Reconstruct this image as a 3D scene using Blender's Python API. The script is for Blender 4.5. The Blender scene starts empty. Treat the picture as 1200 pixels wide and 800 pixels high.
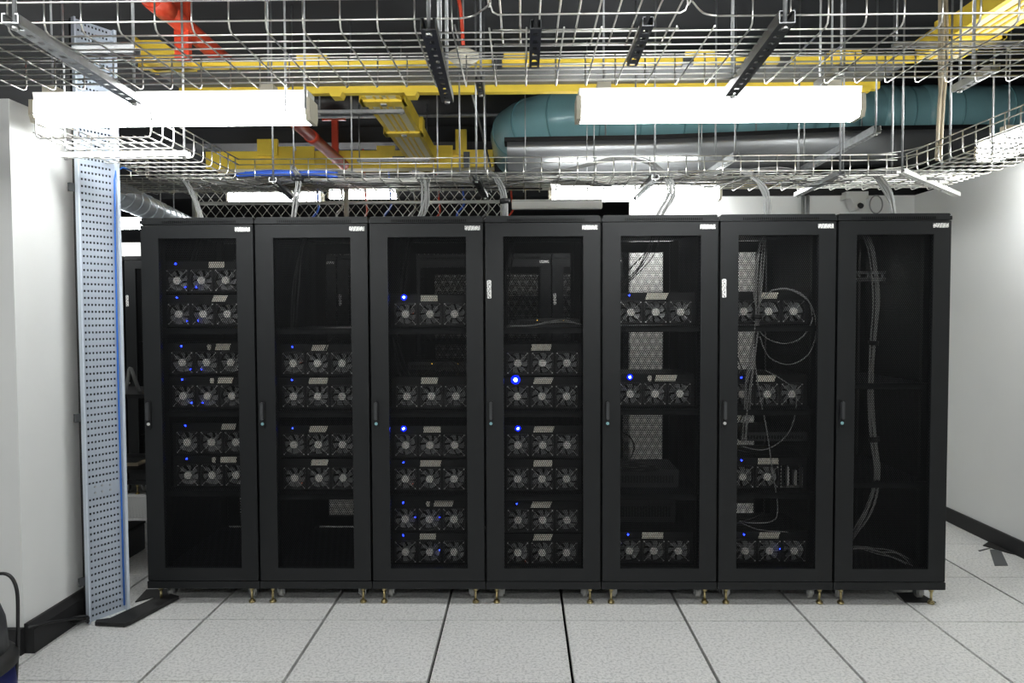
import bpy, math, random
from mathutils import Matrix, Vector
random.seed(7)
S = bpy.context.scene
COL = S.collection

# ------------------------------------------------------------------ camera
cam = bpy.data.cameras.new('camera'); cam_o = bpy.data.objects.new('camera', cam); COL.objects.link(cam_o)
cam.sensor_width = 36.0; cam.lens = 837.84 / 1200 * 36.0; cam.clip_start = 0.05
YAW, PITCH, ROLL = 0.01564, 0.03656, 0.00386
fw = Vector((-math.sin(YAW)*math.cos(PITCH), math.cos(YAW)*math.cos(PITCH), -math.sin(PITCH)))
rt = Vector((math.cos(YAW), math.sin(YAW), 0)); up = rt.cross(fw)
rt2 = rt*math.cos(ROLL) - up*math.sin(ROLL); up2 = up*math.cos(ROLL) + rt*math.sin(ROLL)
m = Matrix.Identity(4)
for i in range(3):
    m[i][0] = rt2[i]; m[i][1] = up2[i]; m[i][2] = -fw[i]
m[0][3], m[1][3], m[2][3] = 0.0, -3.6834, 1.51335
cam_o.matrix_world = m
S.camera = cam_o

# ------------------------------------------------------------------ world + exposure
w = bpy.data.worlds.new('world'); S.world = w; w.use_nodes = True
w.node_tree.nodes['Background'].inputs[0].default_value = (0.75, 0.82, 0.9, 1)
w.node_tree.nodes['Background'].inputs[1].default_value = 0.02
S.view_settings.view_transform = 'Standard'; S.view_settings.look = 'None'
S.view_settings.gamma = 1.0; S.view_settings.use_curve_mapping = False
S.view_settings.exposure = 0.0
LAMP_POWER = 32.0         # radiance of the lamp diffusers
LAMP_COLOR = (0.985, 1.0, 0.985)

# ------------------------------------------------------------------ materials
def nd(nt, kind, **kw):
    n = nt.nodes.new(kind)
    for k, v in kw.items(): setattr(n, k, v)
    return n
def mat(name, color, rough=0.5, metal=0.0, var=0.0, vscale=20.0, bump=0.0, bscale=200.0, emit=None, estr=0.0, coat=0.0, spec=None):
    mt = bpy.data.materials.new(name); mt.use_nodes = True
    nt = mt.node_tree; b = nt.nodes['Principled BSDF']
    b.inputs['Base Color'].default_value = (*color, 1)
    b.inputs['Roughness'].default_value = rough; b.inputs['Metallic'].default_value = metal
    if spec is not None: b.inputs['Specular IOR Level'].default_value = spec
    if coat: b.inputs['Coat Weight'].default_value = coat
    tc = nd(nt, 'ShaderNodeTexCoord')
    if var:
        n = nd(nt, 'ShaderNodeTexNoise'); n.inputs['Scale'].default_value = vscale; n.inputs['Detail'].default_value = 5
        nt.links.new(tc.outputs['Object'], n.inputs['Vector'])
        r = nd(nt, 'ShaderNodeValToRGB')
        r.color_ramp.elements[0].position = 0.3; r.color_ramp.elements[1].position = 0.7
        r.color_ramp.elements[0].color = (*[c*(1-var) for c in color], 1)
        r.color_ramp.elements[1].color = (*[min(1, c*(1+var)) for c in color], 1)
        nt.links.new(n.outputs['Fac'], r.inputs['Fac']); nt.links.new(r.outputs['Color'], b.inputs['Base Color'])
    if bump:
        n = nd(nt, 'ShaderNodeTexNoise'); n.inputs['Scale'].default_value = bscale
        nt.links.new(tc.outputs['Object'], n.inputs['Vector'])
        bp = nd(nt, 'ShaderNodeBump'); bp.inputs['Strength'].default_value = bump; bp.inputs['Distance'].default_value = 0.002
        nt.links.new(n.outputs['Fac'], bp.inputs['Height']); nt.links.new(bp.outputs['Normal'], b.inputs['Normal'])
    if emit:
        b.inputs['Emission Color'].default_value = (*emit, 1); b.inputs['Emission Strength'].default_value = estr
    return mt
def perforated(name, color, pitch, hole, rough=0.5, metal=0.0, axes=('X', 'Z')):
    """sheet metal with a staggered pattern of round holes cut out (alpha)"""
    mt = mat(name, color, rough, metal); nt = mt.node_tree; b = nt.nodes['Principled BSDF']
    tc = nd(nt, 'ShaderNodeTexCoord'); sp = nd(nt, 'ShaderNodeSeparateXYZ'); nt.links.new(tc.outputs['Object'], sp.inputs[0])
    def M(op, a, c=None):
        n = nd(nt, 'ShaderNodeMath', operation=op)
        for i, v in enumerate((a, c)):
            if v is None: continue
            if isinstance(v, (int, float)): n.inputs[i].default_value = v
            else: nt.links.new(v, n.inputs[i])
        return n.outputs[0]
    ds = []
    px, pz = pitch, pitch*math.sqrt(3)
    for off in (0.0, 0.5):
        x = M('MULTIPLY', M('SUBTRACT', M('FRACT', M('ADD', M('DIVIDE', sp.outputs[axes[0]], px), 50+off)), 0.5), px)
        z = M('MULTIPLY', M('SUBTRACT', M('FRACT', M('ADD', M('DIVIDE', sp.outputs[axes[1]], pz), 50+off)), 0.5), pz)
        ds.append(M('ADD', M('MULTIPLY', x, x), M('MULTIPLY', z, z)))
    d = M('SQRT', M('MINIMUM', ds[0], ds[1]))
    a = M('GREATER_THAN', d, hole*0.5)
    nt.links.new(a, b.inputs['Alpha'])
    return mt
def paper(name, base, ink):
    """paper or sticker with faint rows of unreadable marks"""
    mt = mat(name, base, 0.7); nt = mt.node_tree; b = nt.nodes['Principled BSDF']
    tc = nd(nt, 'ShaderNodeTexCoord'); mp = nd(nt, 'ShaderNodeMapping'); mp.inputs['Scale'].default_value = (300, 1, 90)
    n = nd(nt, 'ShaderNodeTexNoise'); n.inputs['Scale'].default_value = 1.0; n.inputs['Detail'].default_value = 0
    nt.links.new(tc.outputs['Object'], mp.inputs[0]); nt.links.new(mp.outputs[0], n.inputs['Vector'])
    r = nd(nt, 'ShaderNodeValToRGB'); r.color_ramp.elements[0].position = 0.40; r.color_ramp.elements[1].position = 0.50
    r.color_ramp.elements[0].color = (*ink, 1); r.color_ramp.elements[1].color = (*base, 1)
    nt.links.new(n.outputs['Fac'], r.inputs['Fac']); nt.links.new(r.outputs['Color'], b.inputs['Base Color'])
    return mt
def floor_mat(name, base, dark):
    mt = mat(name, base, 0.38); nt = mt.node_tree; b = nt.nodes['Principled BSDF']
    tc = nd(nt, 'ShaderNodeTexCoord')
    n = nd(nt, 'ShaderNodeTexNoise'); n.inputs['Scale'].default_value = 75; n.inputs['Detail'].default_value = 5; n.inputs['Roughness'].default_value = 0.75
    nt.links.new(tc.outputs['Object'], n.inputs['Vector'])
    r = nd(nt, 'ShaderNodeValToRGB'); r.color_ramp.elements[0].position = 0.40; r.color_ramp.elements[1].position = 0.52
    r.color_ramp.elements[0].color = (*dark, 1); r.color_ramp.elements[1].color = (*base, 1)
    nt.links.new(n.outputs['Fac'], r.inputs['Fac'])
    g = nd(nt, 'ShaderNodeTexNoise'); g.inputs['Scale'].default_value = 2.2; g.inputs['Detail'].default_value = 4
    nt.links.new(tc.outputs['Object'], g.inputs['Vector'])
    mx = nd(nt, 'ShaderNodeMix', data_type='RGBA', blend_type='MULTIPLY'); mx.inputs[0].default_value = 1.0
    r2 = nd(nt, 'ShaderNodeValToRGB'); r2.color_ramp.elements[0].position = 0.3; r2.color_ramp.elements[1].position = 0.7
    r2.color_ramp.elements[0].color = (0.93, 0.93, 0.94, 1); r2.color_ramp.elements[1].color = (1, 1, 1, 1)
    nt.links.new(g.outputs['Fac'], r2.inputs['Fac'])
    nt.links.new(r.outputs['Color'], mx.inputs[6]); nt.links.new(r2.outputs['Color'], mx.inputs[7])
    nt.links.new(mx.outputs[2], b.inputs['Base Color'])
    return mt

M = {}
M['floor'] = floor_mat('speckled_laminate', (0.75, 0.75, 0.735), (0.48, 0.485, 0.475))
M['joint'] = mat('black_joint', (0.0015, 0.0015, 0.0015), 0.9, spec=.05)
M['wall'] = mat('white_wall_paint', (0.78, 0.79, 0.78), 0.6, var=0.02, vscale=1.5)
M['ceiling'] = mat('black_ceiling_paint', (0.030, 0.031, 0.034), 0.8, var=0.3, vscale=1.2)
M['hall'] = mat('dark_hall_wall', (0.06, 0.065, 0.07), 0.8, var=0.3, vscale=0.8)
M['baseboard'] = mat('black_rubber_base', (0.010, 0.010, 0.011), 0.55)
M['rack'] = mat('black_powder_coat', (0.0105, 0.0115, 0.0125), 0.42, bump=0.15, bscale=900, spec=0.3)
M['rackdark'] = mat('black_inner_metal', (0.006, 0.006, 0.007), 0.5, spec=.3)
M['mesh'] = perforated('perforated_black_sheet', (0.005, 0.0055, 0.006), 0.0104, 0.0084, 0.6)
M['mesh'].node_tree.nodes['Principled BSDF'].inputs['Specular IOR Level'].default_value = 0.15
M['case'] = mat('black_rig_case', (0.009, 0.009, 0.010), 0.5, spec=.3)
M['fan'] = mat('black_fan_plastic', (0.018, 0.018, 0.02), 0.4)
M['blade'] = mat('smoky_fan_blade', (0.20, 0.205, 0.21), 0.3)
M['hub'] = paper('fan_hub_sticker', (0.9, 0.9, 0.86), (0.5, 0.5, 0.48))
M['chrome'] = mat('bright_steel', (0.75, 0.75, 0.74), 0.28, 1.0)
M['guard'] = mat('plated_guard_wire', (0.55, 0.55, 0.54), 0.35, 0.6)
M['paper'] = paper('cream_paper_note', (0.80, 0.78, 0.68), (0.58, 0.56, 0.50))
M['tag'] = paper('white_rack_tag', (0.80, 0.80, 0.78), (0.12, 0.12, 0.12))
M['blueled'] = mat('blue_led', (0.0, 0.02, 0.6), 0.3, emit=(0.01, 0.03, 1.0), estr=16.0)
M['bluehalo'] = mat('blue_glare_halo', (0.0, 0.02, 0.6), 0.3, emit=(0.0, 0.01, 1.0), estr=2.5)  # emissive colour painting the blue glare round the bright lights
M['bluebright'] = mat('bright_blue_led', (0.0, 0.02, 0.6), 0.3, emit=(0.04, 0.08, 1.0), estr=160.0)
M['orangeled'] = mat('orange_led', (0.5, 0.1, 0.0), 0.3, emit=(1.0, 0.18, 0.03), estr=1.2)
M['yellowled'] = mat('yellow_led', (0.5, 0.4, 0.0), 0.3, emit=(1.0, 0.6, 0.05), estr=4)
M['brass'] = mat('brass_foot', (0.50, 0.42, 0.22), 0.35, 1.0)
M['zinc'] = mat('zinc_wire', (0.80, 0.79, 0.75), 0.28, 1.0)
M['strut'] = mat('galvanised_channel', (0.42, 0.43, 0.44), 0.42, 0.85, var=0.15, vscale=30)
M['darkstrut'] = mat('dark_channel', (0.11, 0.115, 0.12), 0.42, 0.7)
M['white'] = mat('white_enamel', (0.80, 0.80, 0.77), 0.4)
M['cream'] = mat('aged_white_plastic', (0.66, 0.62, 0.50), 0.45)
M['lamp'] = mat('lit_diffuser', (0.9, 0.9, 0.9), 0.5, emit=LAMP_COLOR, estr=LAMP_POWER)
M['yellow'] = mat('yellow_raceway_plastic', (0.90, 0.66, 0.07), 0.42, var=0.05, vscale=8)
M['lityellow'] = mat('lamplit_yellow_panel', (0.92, 0.85, 0.60), 0.4)  # paler copy of the yellow, painting lamplight on the raceway undersides
M['slate'] = mat('grey_raceway_panel', (0.16, 0.17, 0.18), 0.5)
M['red'] = mat('red_pipe_paint', (0.62, 0.065, 0.028), 0.4, var=0.08, vscale=10)
M['teal'] = mat('teal_duct_wrap', (0.25, 0.48, 0.52), 0.28, var=0.1, vscale=3, coat=0.3)
M['tealseam'] = mat('dark_teal_seam', (0.14, 0.31, 0.34), 0.5)
M['beam'] = mat('grey_duct_sheet', (0.30, 0.31, 0.32), 0.32, 0.75)
M['perfplate'] = mat('pale_blue_grey_steel', (0.38, 0.43, 0.50), 0.4, 0.2)
M['flange'] = mat('pale_blue_flange', (0.56, 0.62, 0.70), 0.4, 0.2)
M['bluecable'] = mat('blue_cable_jacket', (0.02, 0.14, 0.55), 0.4)
M['bluetape'] = mat('blue_bundle', (0.03, 0.12, 0.62), 0.5)
M['greycable'] = mat('grey_cable_jacket', (0.27, 0.275, 0.27), 0.5)
M['darkcable'] = mat('black_cable_jacket', (0.012, 0.012, 0.013), 0.45)
M['rubber'] = mat('black_rubber', (0.012, 0.012, 0.012), 0.7, bump=0.3, bscale=400)
M['caster'] = mat('caster_wheel', (0.45, 0.45, 0.43), 0.5)
M['fence'] = mat('galvanised_mesh', (0.62, 0.62, 0.58), 0.4, 0.6)
M['duct'] = mat('spiral_duct_steel', (0.72, 0.78, 0.84), 0.35, 0.5)
M['navy'] = mat('navy_plastic', (0.015, 0.02, 0.10), 0.4)
M['greyplastic'] = mat('grey_plastic', (0.55, 0.55, 0.53), 0.5)
M['tealdisc'] = mat('teal_lock_disc', (0.22, 0.42, 0.46), 0.4)
M['tan'] = mat('tan_plastic', (0.42, 0.36, 0.26), 0.5)
M['cartgrey'] = mat('dark_grey_box', (0.035, 0.037, 0.040), 0.5)
M['tape'] = mat('dark_grey_tape', (0.09, 0.095, 0.10), 0.6)
M['perftile'] = perforated('perforated_floor_panel', (0.62, 0.63, 0.62), 0.024, 0.011, 0.4, axes=('X', 'Y'))
M['screw'] = mat('pale_screw_head', (0.55, 0.55, 0.5), 0.4, 0.3)

# ------------------------------------------------------------------ mesh builder
class MB:
    def __init__(s): s.v = []; s.f = []; s.smooth = []
    def add(s, vs, fs, sm=False):
        o = len(s.v); s.v += [tuple(v) for v in vs]; s.f += [tuple(i+o for i in f) for f in fs]; s.smooth += [sm]*len(fs); return s
    def box(s, x0, x1, y0, y1, z0, z1, T=None):
        vs = [(x, y, z) for z in (z0, z1) for y in (y0, y1) for x in (x0, x1)]
        if T: vs = [T @ Vector(v) for v in vs]
        return s.add(vs, [(0,2,3,1), (4,5,7,6), (0,1,5,4), (2,6,7,3), (0,4,6,2), (1,3,7,5)])
    def rbox(s, x0, x1, y0, y1, z0, z1, c=0.004):
        """box with chamfered long edges all round (front/back outline in xz rounded)"""
        pts = [(x0+c,z0),(x1-c,z0),(x1,z0+c),(x1,z1-c),(x1-c,z1),(x0+c,z1),(x0,z1-c),(x0,z0+c)]
        n = 8; vs = [(x,y0,z) for x,z in pts] + [(x,y1,z) for x,z in pts]
        fs = [tuple(range(n)), tuple(reversed(range(n,2*n)))] + [(i+n,(i+1)%n+n,(i+1)%n,i) for i in range(n)]
        return s.add(vs, fs)
    def prism(s, poly, a0, a1, axis='y', T=None):
        """extrude polygon. axis y: poly in (x,z); axis z: poly in (x,y); axis x: poly in (y,z)"""
        def P(p, a): return {'y': (p[0],a,p[1]), 'z': (p[0],p[1],a), 'x': (a,p[0],p[1])}[axis]
        n = len(poly); vs = [P(p,a0) for p in poly] + [P(p,a1) for p in poly]
        if T: vs = [T @ Vector(v) for v in vs]
        return s.add(vs, [tuple(range(n)), tuple(reversed(range(n,2*n)))] + [(i+n,(i+1)%n+n,(i+1)%n,i) for i in range(n)])
    def tube(s, pts, r, n=6, cap=True, closed=False):
        pts = [Vector(p) for p in pts]; rings = []; prev = None
        R = r if isinstance(r, (list, tuple)) else [r]*len(pts)
        for i, p in enumerate(pts):
            a = pts[max(i-1,0)]; b = pts[min(i+1,len(pts)-1)]
            if closed: a = pts[i-1]; b = pts[(i+1)%len(pts)]
            t = (b-a).normalized()
            if prev is None:
                q = Vector((0,0,1)) if abs(t.z) < 0.9 else Vector((1,0,0))
                u = t.cross(q).normalized()
            else:
                u = (prev - t*prev.dot(t)).normalized()
            prev = u; v = t.cross(u)
            rings.append([p + (u*math.cos(2*math.pi*k/n) + v*math.sin(2*math.pi*k/n))*R[i] for k in range(n)])
        vs = [q for rg in rings for q in rg]; fs = []
        m_ = len(pts); last = m_ if closed else m_-1
        for i in range(last):
            j = (i+1) % m_
            for k in range(n): fs.append((i*n+k, i*n+(k+1)%n, j*n+(k+1)%n, j*n+k))
        s.add(vs, fs, True)
        if cap and not closed:
            o = len(s.v)-len(vs)
            s.f.append(tuple(o+k for k in reversed(range(n)))); s.smooth.append(False)
            s.f.append(tuple(o+(m_-1)*n+k for k in range(n))); s.smooth.append(False)
        return s
    def cyl(s, p0, p1, r, n=16): return s.tube([p0, p1], r, n)
    def lathe(s, prof, c=(0,0,0), n=24):
        vs = []; fs = []
        for r, z in prof:
            for k in range(n): vs.append((c[0]+r*math.cos(2*math.pi*k/n), c[1]+r*math.sin(2*math.pi*k/n), c[2]+z))
        for i in range(len(prof)-1):
            for k in range(n): fs.append((i*n+k, i*n+(k+1)%n, (i+1)*n+(k+1)%n, (i+1)*n+k))
        fs.append(tuple(reversed(range(n)))); fs.append(tuple((len(prof)-1)*n+k for k in range(n)))
        return s.add(vs, fs, True)
    def mesh(s, name, m):
        me = bpy.data.meshes.new(name); me.from_pydata(s.v, [], s.f); me.materials.append(m)
        me.polygons.foreach_set('use_smooth', s.smooth); me.update(); return me
    def build(s, name, m, parent=None, loc=None):
        o = bpy.data.objects.new(name, s.mesh(name, m)); COL.objects.link(o)
        if parent: o.parent = parent
        if loc: o.location = loc
        return o
def inst(name, me, parent=None, loc=(0,0,0), rot=None):
    o = bpy.data.objects.new(name, me); COL.objects.link(o); o.location = loc
    if rot: o.rotation_euler = rot
    if parent: o.parent = parent
    return o
def tag(o, label, cat, group=None, kind=None):
    o['label'] = label; o['category'] = cat
    if group: o['group'] = group
    if kind: o['kind'] = kind
    return o
def thing(name, label, cat, loc=(0,0,0), rz=0, group=None):
    o = bpy.data.objects.new(name, None); COL.objects.link(o); o.location = loc; o.rotation_euler = (0,0,rz)
    o.empty_display_size = 0.1
    return tag(o, label, cat, group)
def struct(name, mb, m, label=None, cat=None):
    o = mb.build(name, m); o['kind'] = 'structure'
    o['label'] = label or name.replace('_', ' '); o['category'] = cat or name.split('_')[0]
    return o
def smooth_path(pts, sub=6):
    pts = [Vector(p) for p in pts]; out = []
    for i in range(len(pts)-1):
        p0 = pts[max(i-1,0)]; p1 = pts[i]; p2 = pts[i+1]; p3 = pts[min(i+2,len(pts)-1)]
        for k in range(sub):
            t = k/sub
            out.append(0.5*((2*p1) + (p2-p0)*t + (2*p0-5*p1+4*p2-p3)*t*t + (3*p1-p0-3*p2+p3)*t**3))
    out.append(pts[-1]); return out
ORD = ['first', 'second', 'third', 'fourth', 'fifth', 'sixth', 'seventh', 'eighth']

# ------------------------------------------------------------------ structure
TX, TY = -1.598, -0.186
fl = struct('floor', MB().box(-9, 9, -7, 11, -0.30, -0.035), M['joint'], 'raised floor of pale speckled tiles with black joints', 'floor')
tile_me = MB().box(0.0070, 0.593, 0.0028, 0.5972, -0.035, 0.0).mesh('floor_tile', M['floor'])
perf_me = MB().box(0.004, 0.596, 0.003, 0.597, -0.008, 0.0).mesh('perforated_tile', M['perftile'])
for j in range(-10, 10):
    for i in range(-6, 8):
        if (i, j) == (-3, 3) or (i, j) == (-2, 3):
            o = inst('perforated_tile', perf_me, fl, (TX+.6*i, TY+.6*j, 0)); o['label'] = 'perforated pale metal air tile'
        else:
            inst('floor_tile', tile_me, fl, (TX+.6*i, TY+.6*j, 0))
MB().box(-9, -5.2, -7, 11, -0.035, 0).box(-5.2, 9, 5.82, 11, -0.035, 0).box(3.21, 9, -7, 5.8, -0.035, 0).build('floor_slab', M['floor'], fl)
CEIL = 3.5
ce = struct('ceiling', MB().box(-9, 9, -7, 11, CEIL, CEIL+0.15), M['ceiling'], 'black painted concrete ceiling slab', 'ceiling')
for y in (-3.2, -1.1, 3.9, 7.4):
    MB().box(-9, 9, y, y+0.3, CEIL-0.16 if y > 3 else CEIL-.08, CEIL+.01).build('ceiling_beam', M['ceiling'], ce)
WH = 2.45
struct('wall_right', MB().box(3.10, 3.22, -7, 2.16, 0, WH), M['wall'], 'white partition wall to the right of the cabinets', 'wall')
struct('wall_back', MB().box(0.86, 3.10, 2.06, 2.16, 0, WH), M['wall'], 'white partition wall behind the right-hand cabinets', 'wall')
struct('wall_left', MB().box(-5.0, -2.25, -0.55, -0.02, 0, 2.47), M['wall'], 'white wall end on the left behind the perforated cable riser', 'wall')
struct('wall_front', MB().box(-9, 9, -7.0, -6.85, 0, CEIL), M['wall'], 'white wall behind the viewpoint', 'wall')
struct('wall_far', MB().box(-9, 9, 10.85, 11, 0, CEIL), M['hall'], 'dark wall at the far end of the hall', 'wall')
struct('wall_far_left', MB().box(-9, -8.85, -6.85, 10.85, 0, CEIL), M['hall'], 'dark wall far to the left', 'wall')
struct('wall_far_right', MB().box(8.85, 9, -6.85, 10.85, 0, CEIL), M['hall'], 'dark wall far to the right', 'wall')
struct('baseboard_right', MB().box(3.082, 3.10, -6.8, 2.06, 0, 0.10), M['baseboard'], 'black baseboard along the right wall', 'baseboard')
struct('baseboard_back', MB().box(0.86, 3.08, 2.042, 2.06, 0, 0.10), M['baseboard'], 'black baseboard of the white back wall', 'baseboard')
struct('baseboard_left', MB().prism([(-2.25,0),(-2.205,0),(-2.205,0.11),(-2.235,0.135),(-2.25,0.135)], -0.55, -0.02, 'y').box(-5, -2.25, -0.575, -0.55, 0, 0.12), M['baseboard'], 'black baseboard trunking at the foot of the left wall', 'baseboard')
struct('trim_1', MB().box(0.86, 3.10, 2.03, 2.18, WH, WH+0.05), M['rackdark'], 'black capping on top of the white back wall', 'trim')

# big grey metal duct / soffit above the back wall, its lower edge rounded
def soffit_mb():
    prof = [(0,1.90),(-.05,1.902),(-.09,1.915),(-.13,1.935),(-.17,1.965),(-.205,2.005),(-.23,2.06),(-.24,2.12),(0,2.12)]
    xs = [(-.12,2.855),(.4,2.86),(1.0,2.865),(1.7,2.89),(2.2,2.91),(2.65,2.925),(3.6,2.93)]
    vs = []; fs = []; n = len(prof)
    for x, zt in xs: vs += [(x, y, zt+dz) for dz, y in prof]
    for i in range(len(xs)-1):
        for k in range(n): fs.append((i*n+k, (i+1)*n+k, (i+1)*n+(k+1)%n, i*n+(k+1)%n))
    mb = MB().add(vs, fs, True); mb.add(vs[:n], [tuple(range(n))]); mb.add(vs[-n:], [tuple(reversed(range(n)))])
    return mb
so = tag(soffit_mb().build('grey_duct', M['beam']), 'long grey sheet-metal duct under the teal duct', 'duct')
MB().prism([(-0.14,2.853),(1.0,2.863),(1.7,2.888),(2.65,2.923),(3.6,2.928),(3.6,2.955),(2.65,2.95),(1.7,2.915),(1.0,2.895),(-0.14,2.885)], 1.88, 2.06, 'y').build('edge_strip', M['rackdark'], so)

# ------------------------------------------------------------------ lamps
def lamp(x0, x1, y, z, label, group=None, brk=(), alongy=False):
    t = thing('strip_lamp', label, 'lamp', ((x0+x1)/2, y, z), math.pi/2 if alongy else 0, group)
    L = (x1-x0)/2
    # housing
    MB().prism([(-.045,.095),(.045,.095),(.052,.132),(-.052,.132)], -L+.012, L-.012, 'x').build('housing', M['white'], t)
    # diffuser: bath-shaped
    MB().prism([(-.062,.035),(-.05,.004),(-.02,0),(.02,0),(.05,.004),(.062,.035),(.058,.095),(-.058,.095)], -L+.022, L-.022, 'x').build('diffuser', M['lamp'], t)
    for s in (-1, 1):
        xs = sorted((s*(L-.022), s*L))
        MB().prism([(-.064,.033),(-.05,.0),(.05,.0),(.064,.033),(.06,.098),(-.06,.098)], xs[0], xs[1], 'x').build('end_cap', M['cream'], t)
    for b in brk:
        g = MB().box(b-.03, b+.03, -.03, .03, .132, .165)
        g.build('mounting_bracket', M['cream'], t)
        MB().cyl((b, 0, .165), (b, 0, CEIL-z), .005, 8).build('hanging_rod', M['strut'], t)
    return t
lamp(-2.169, -0.928, -0.48, 2.371, 'long lit strip lamp on the left, above the perforated riser', brk=(-.55, .42))
lamp(0.235, 1.482, -0.48, 2.368, 'long lit strip lamp on the right in front of the teal duct', brk=(-.5, .5))
lamp(0.195, 1.475, 1.72, 2.365, 'lit strip lamp behind the rear wire tray above the middle cabinets', brk=(-.3, .5))
lamp(2.15, 3.37, 0.06, 2.41, 'lit strip lamp over the right wall seen through the wire tray', alongy=True, brk=(-.4, .4))
for yy, nm in ((-2.45, 'over'), (-4.5, 'behind')):
    for xa, sd in ((-2.17, 'left'), (0.235, 'right')):
        lamp(xa, xa+1.24, yy, 2.371, 'lit strip lamp %s the viewpoint on the %s' % (nm, sd), brk=(-.5, .5))
lamp(-3.7, -2.5, 5.3, 2.95, 'lit strip lamp in the far hall behind the chain-link fence', brk=(-.4, .4))
lamp(-2.35, -1.5, 5.0, 2.93, 'short lit strip lamp in the far hall behind the chain-link fence', brk=(-.3, .3))
lamp(-4.5, -3.26, 1.72, 2.365, 'added unseen strip lamp beyond the left wall, brightening the rear aisle', brk=(-.4, .4))  # added out of view to brighten the aisle and far yellow raceway
lamp(-5.3, -4.0, 4.5, 2.52, 'lit strip lamp in the far hall to the left of the fence', brk=(-.5, .5))

# ------------------------------------------------------------------ wire trays
WZ = 2.28
def U_section(w, h, side0=True, side1=True, c=0.014):
    """cross wire path in (a, z), a across the tray"""
    p = []
    if side0: p += [(0, h), (0, c*1.6), (c*.35, c*.5), (c*1.3, 0)]
    else: p += [(0, 0)]
    if side1: p += [(w-c*1.3, 0), (w-c*.35, c*.5), (w, c*1.6), (w, h)]
    else: p += [(w, 0)]
    return p
def tray_x(label, x0, x1, y0, y1, phase, gap=None, near=None, r=0.0026, h=0.108):
    """wire tray running along X. gap: list of (xa,xb) where the near side is cut away"""
    t = thing('wire_tray', label, 'cable tray', (0, 0, WZ))
    wd = y1-y0; gaps = gap or []
    cache = {}
    x = x0 + ((phase-x0) % 0.1)
    while x < x1:
        cut = any(a < x < b for a, b in gaps)
        key = cut
        if key not in cache:
            cache[key] = MB().tube([(0, a, z) for a, z in U_section(wd, h, not cut, True)], r, 6).mesh('cross_wire', M['zinc'])
        inst('cross_wire', cache[key], t, (x, y0, 0)); x += 0.1
    segs = []; a = x0
    for g0, g1 in gaps: segs.append((a, g0)); a = g1
    segs.append((a, x1))
    k = 2*r
    for z in (h, 0.078, 0.024):
        for a, b in segs: MB().cyl((a, y0-k, z), (b, y0-k, z), r, 6).build('long_wire', M['zinc'], t)
        MB().cyl((x0, y1+k, z), (x1, y1+k, z), r, 6).build('long_wire', M['zinc'], t)
    d = 0.042
    while d < wd-.02:
        MB().cyl((x0, y0+d, k), (x1, y0+d, k), r, 6).build('long_wire', M['zinc'], t); d += 0.05
    return t
def tray_y(label, x0, x1, y0, y1, phase, r=0.0026, h=0.108, left=True, right=True):
    t = thing('wire_tray', label, 'cable tray', (0, 0, WZ)); wd = x1-x0
    me = MB().tube([(a, 0, z) for a, z in U_section(wd, h, left, right)], r, 6).mesh('cross_wire', M['zinc'])
    y = y0 + ((phase-y0) % 0.1)
    while y < y1+.001: inst('cross_wire', me, t, (x0, y, 0)); y += 0.1
    k = 2*r
    for z in (h, 0.078, 0.024):
        if left: MB().cyl((x0-k, y0, z), (x0-k, y1, z), r, 6).build('long_wire', M['zinc'], t)
        if right: MB().cyl((x1+k, y0, z), (x1+k, y1, z), r, 6).build('long_wire', M['zinc'], t)
    d = 0.025
    while d < wd-.01:
        MB().cyl((x0+d, y0, k), (x0+d, y1, k), r, 6).build('long_wire', M['zinc'], t); d += 0.05
    return t
t1 = tray_x('front wire cable tray crossing the top of the view', -2.6, 2.9, -1.745, -1.245, -0.988, gap=[(-0.17, 0.52)])
# the cut side wires bent towards the joining tray
for sx in (-1, 1):
    cx_ = 0.175
    for z in (0.078, 0.024):
        MB().tube(smooth_path([(cx_+sx*.345, -1.75, z), (cx_+sx*.30, -1.77, z), (cx_+sx*.255, -1.84, z)], 4), .0026, 6).build('bent_wire', M['zinc'], t1)
pt_ = tray_y('wire cable tray running overhead to meet the front tray', -0.08, 0.42, -3.4, -1.82, -1.83)
d_ = .025
while d_ < .49:
    MB().cyl((-.08+d_, -1.83, .0052), (-.08+d_, -1.60, .0052), .0026, 6).build('long_wire', M['zinc'], pt_); d_ += .05
for y_ in (-1.73, -1.63): MB().cyl((-.08, y_, 0), (.42, y_, 0), .0026, 6).build('cross_wire', M['zinc'], pt_)
tray_x('rear wire cable tray running over the row of cabinets', -2.75, 2.57, 0.32, 0.82, -1.095, gap=[(-2.09, -1.59), (2.06, 2.56)], r=.0030)
tray_y('left wire cable tray branching off beneath the left strip lamp', -2.09, -1.59, -0.62, 0.31, -0.615, r=.0032)
rt_ = tray_y('right wire cable tray curving forward along the right wall', 2.11, 2.57, -2.4, 0.31, -0.29, r=.0032)
for z in (0.108, 0.078, 0.024):
    MB().tube(smooth_path([(1.78, .315, z), (1.92, .31, z), (2.03, .25, z), (2.09, .15, z), (2.105, 0.0, z)], 5), .003, 6).build('corner_wire', M['zinc'], rt_)

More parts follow.
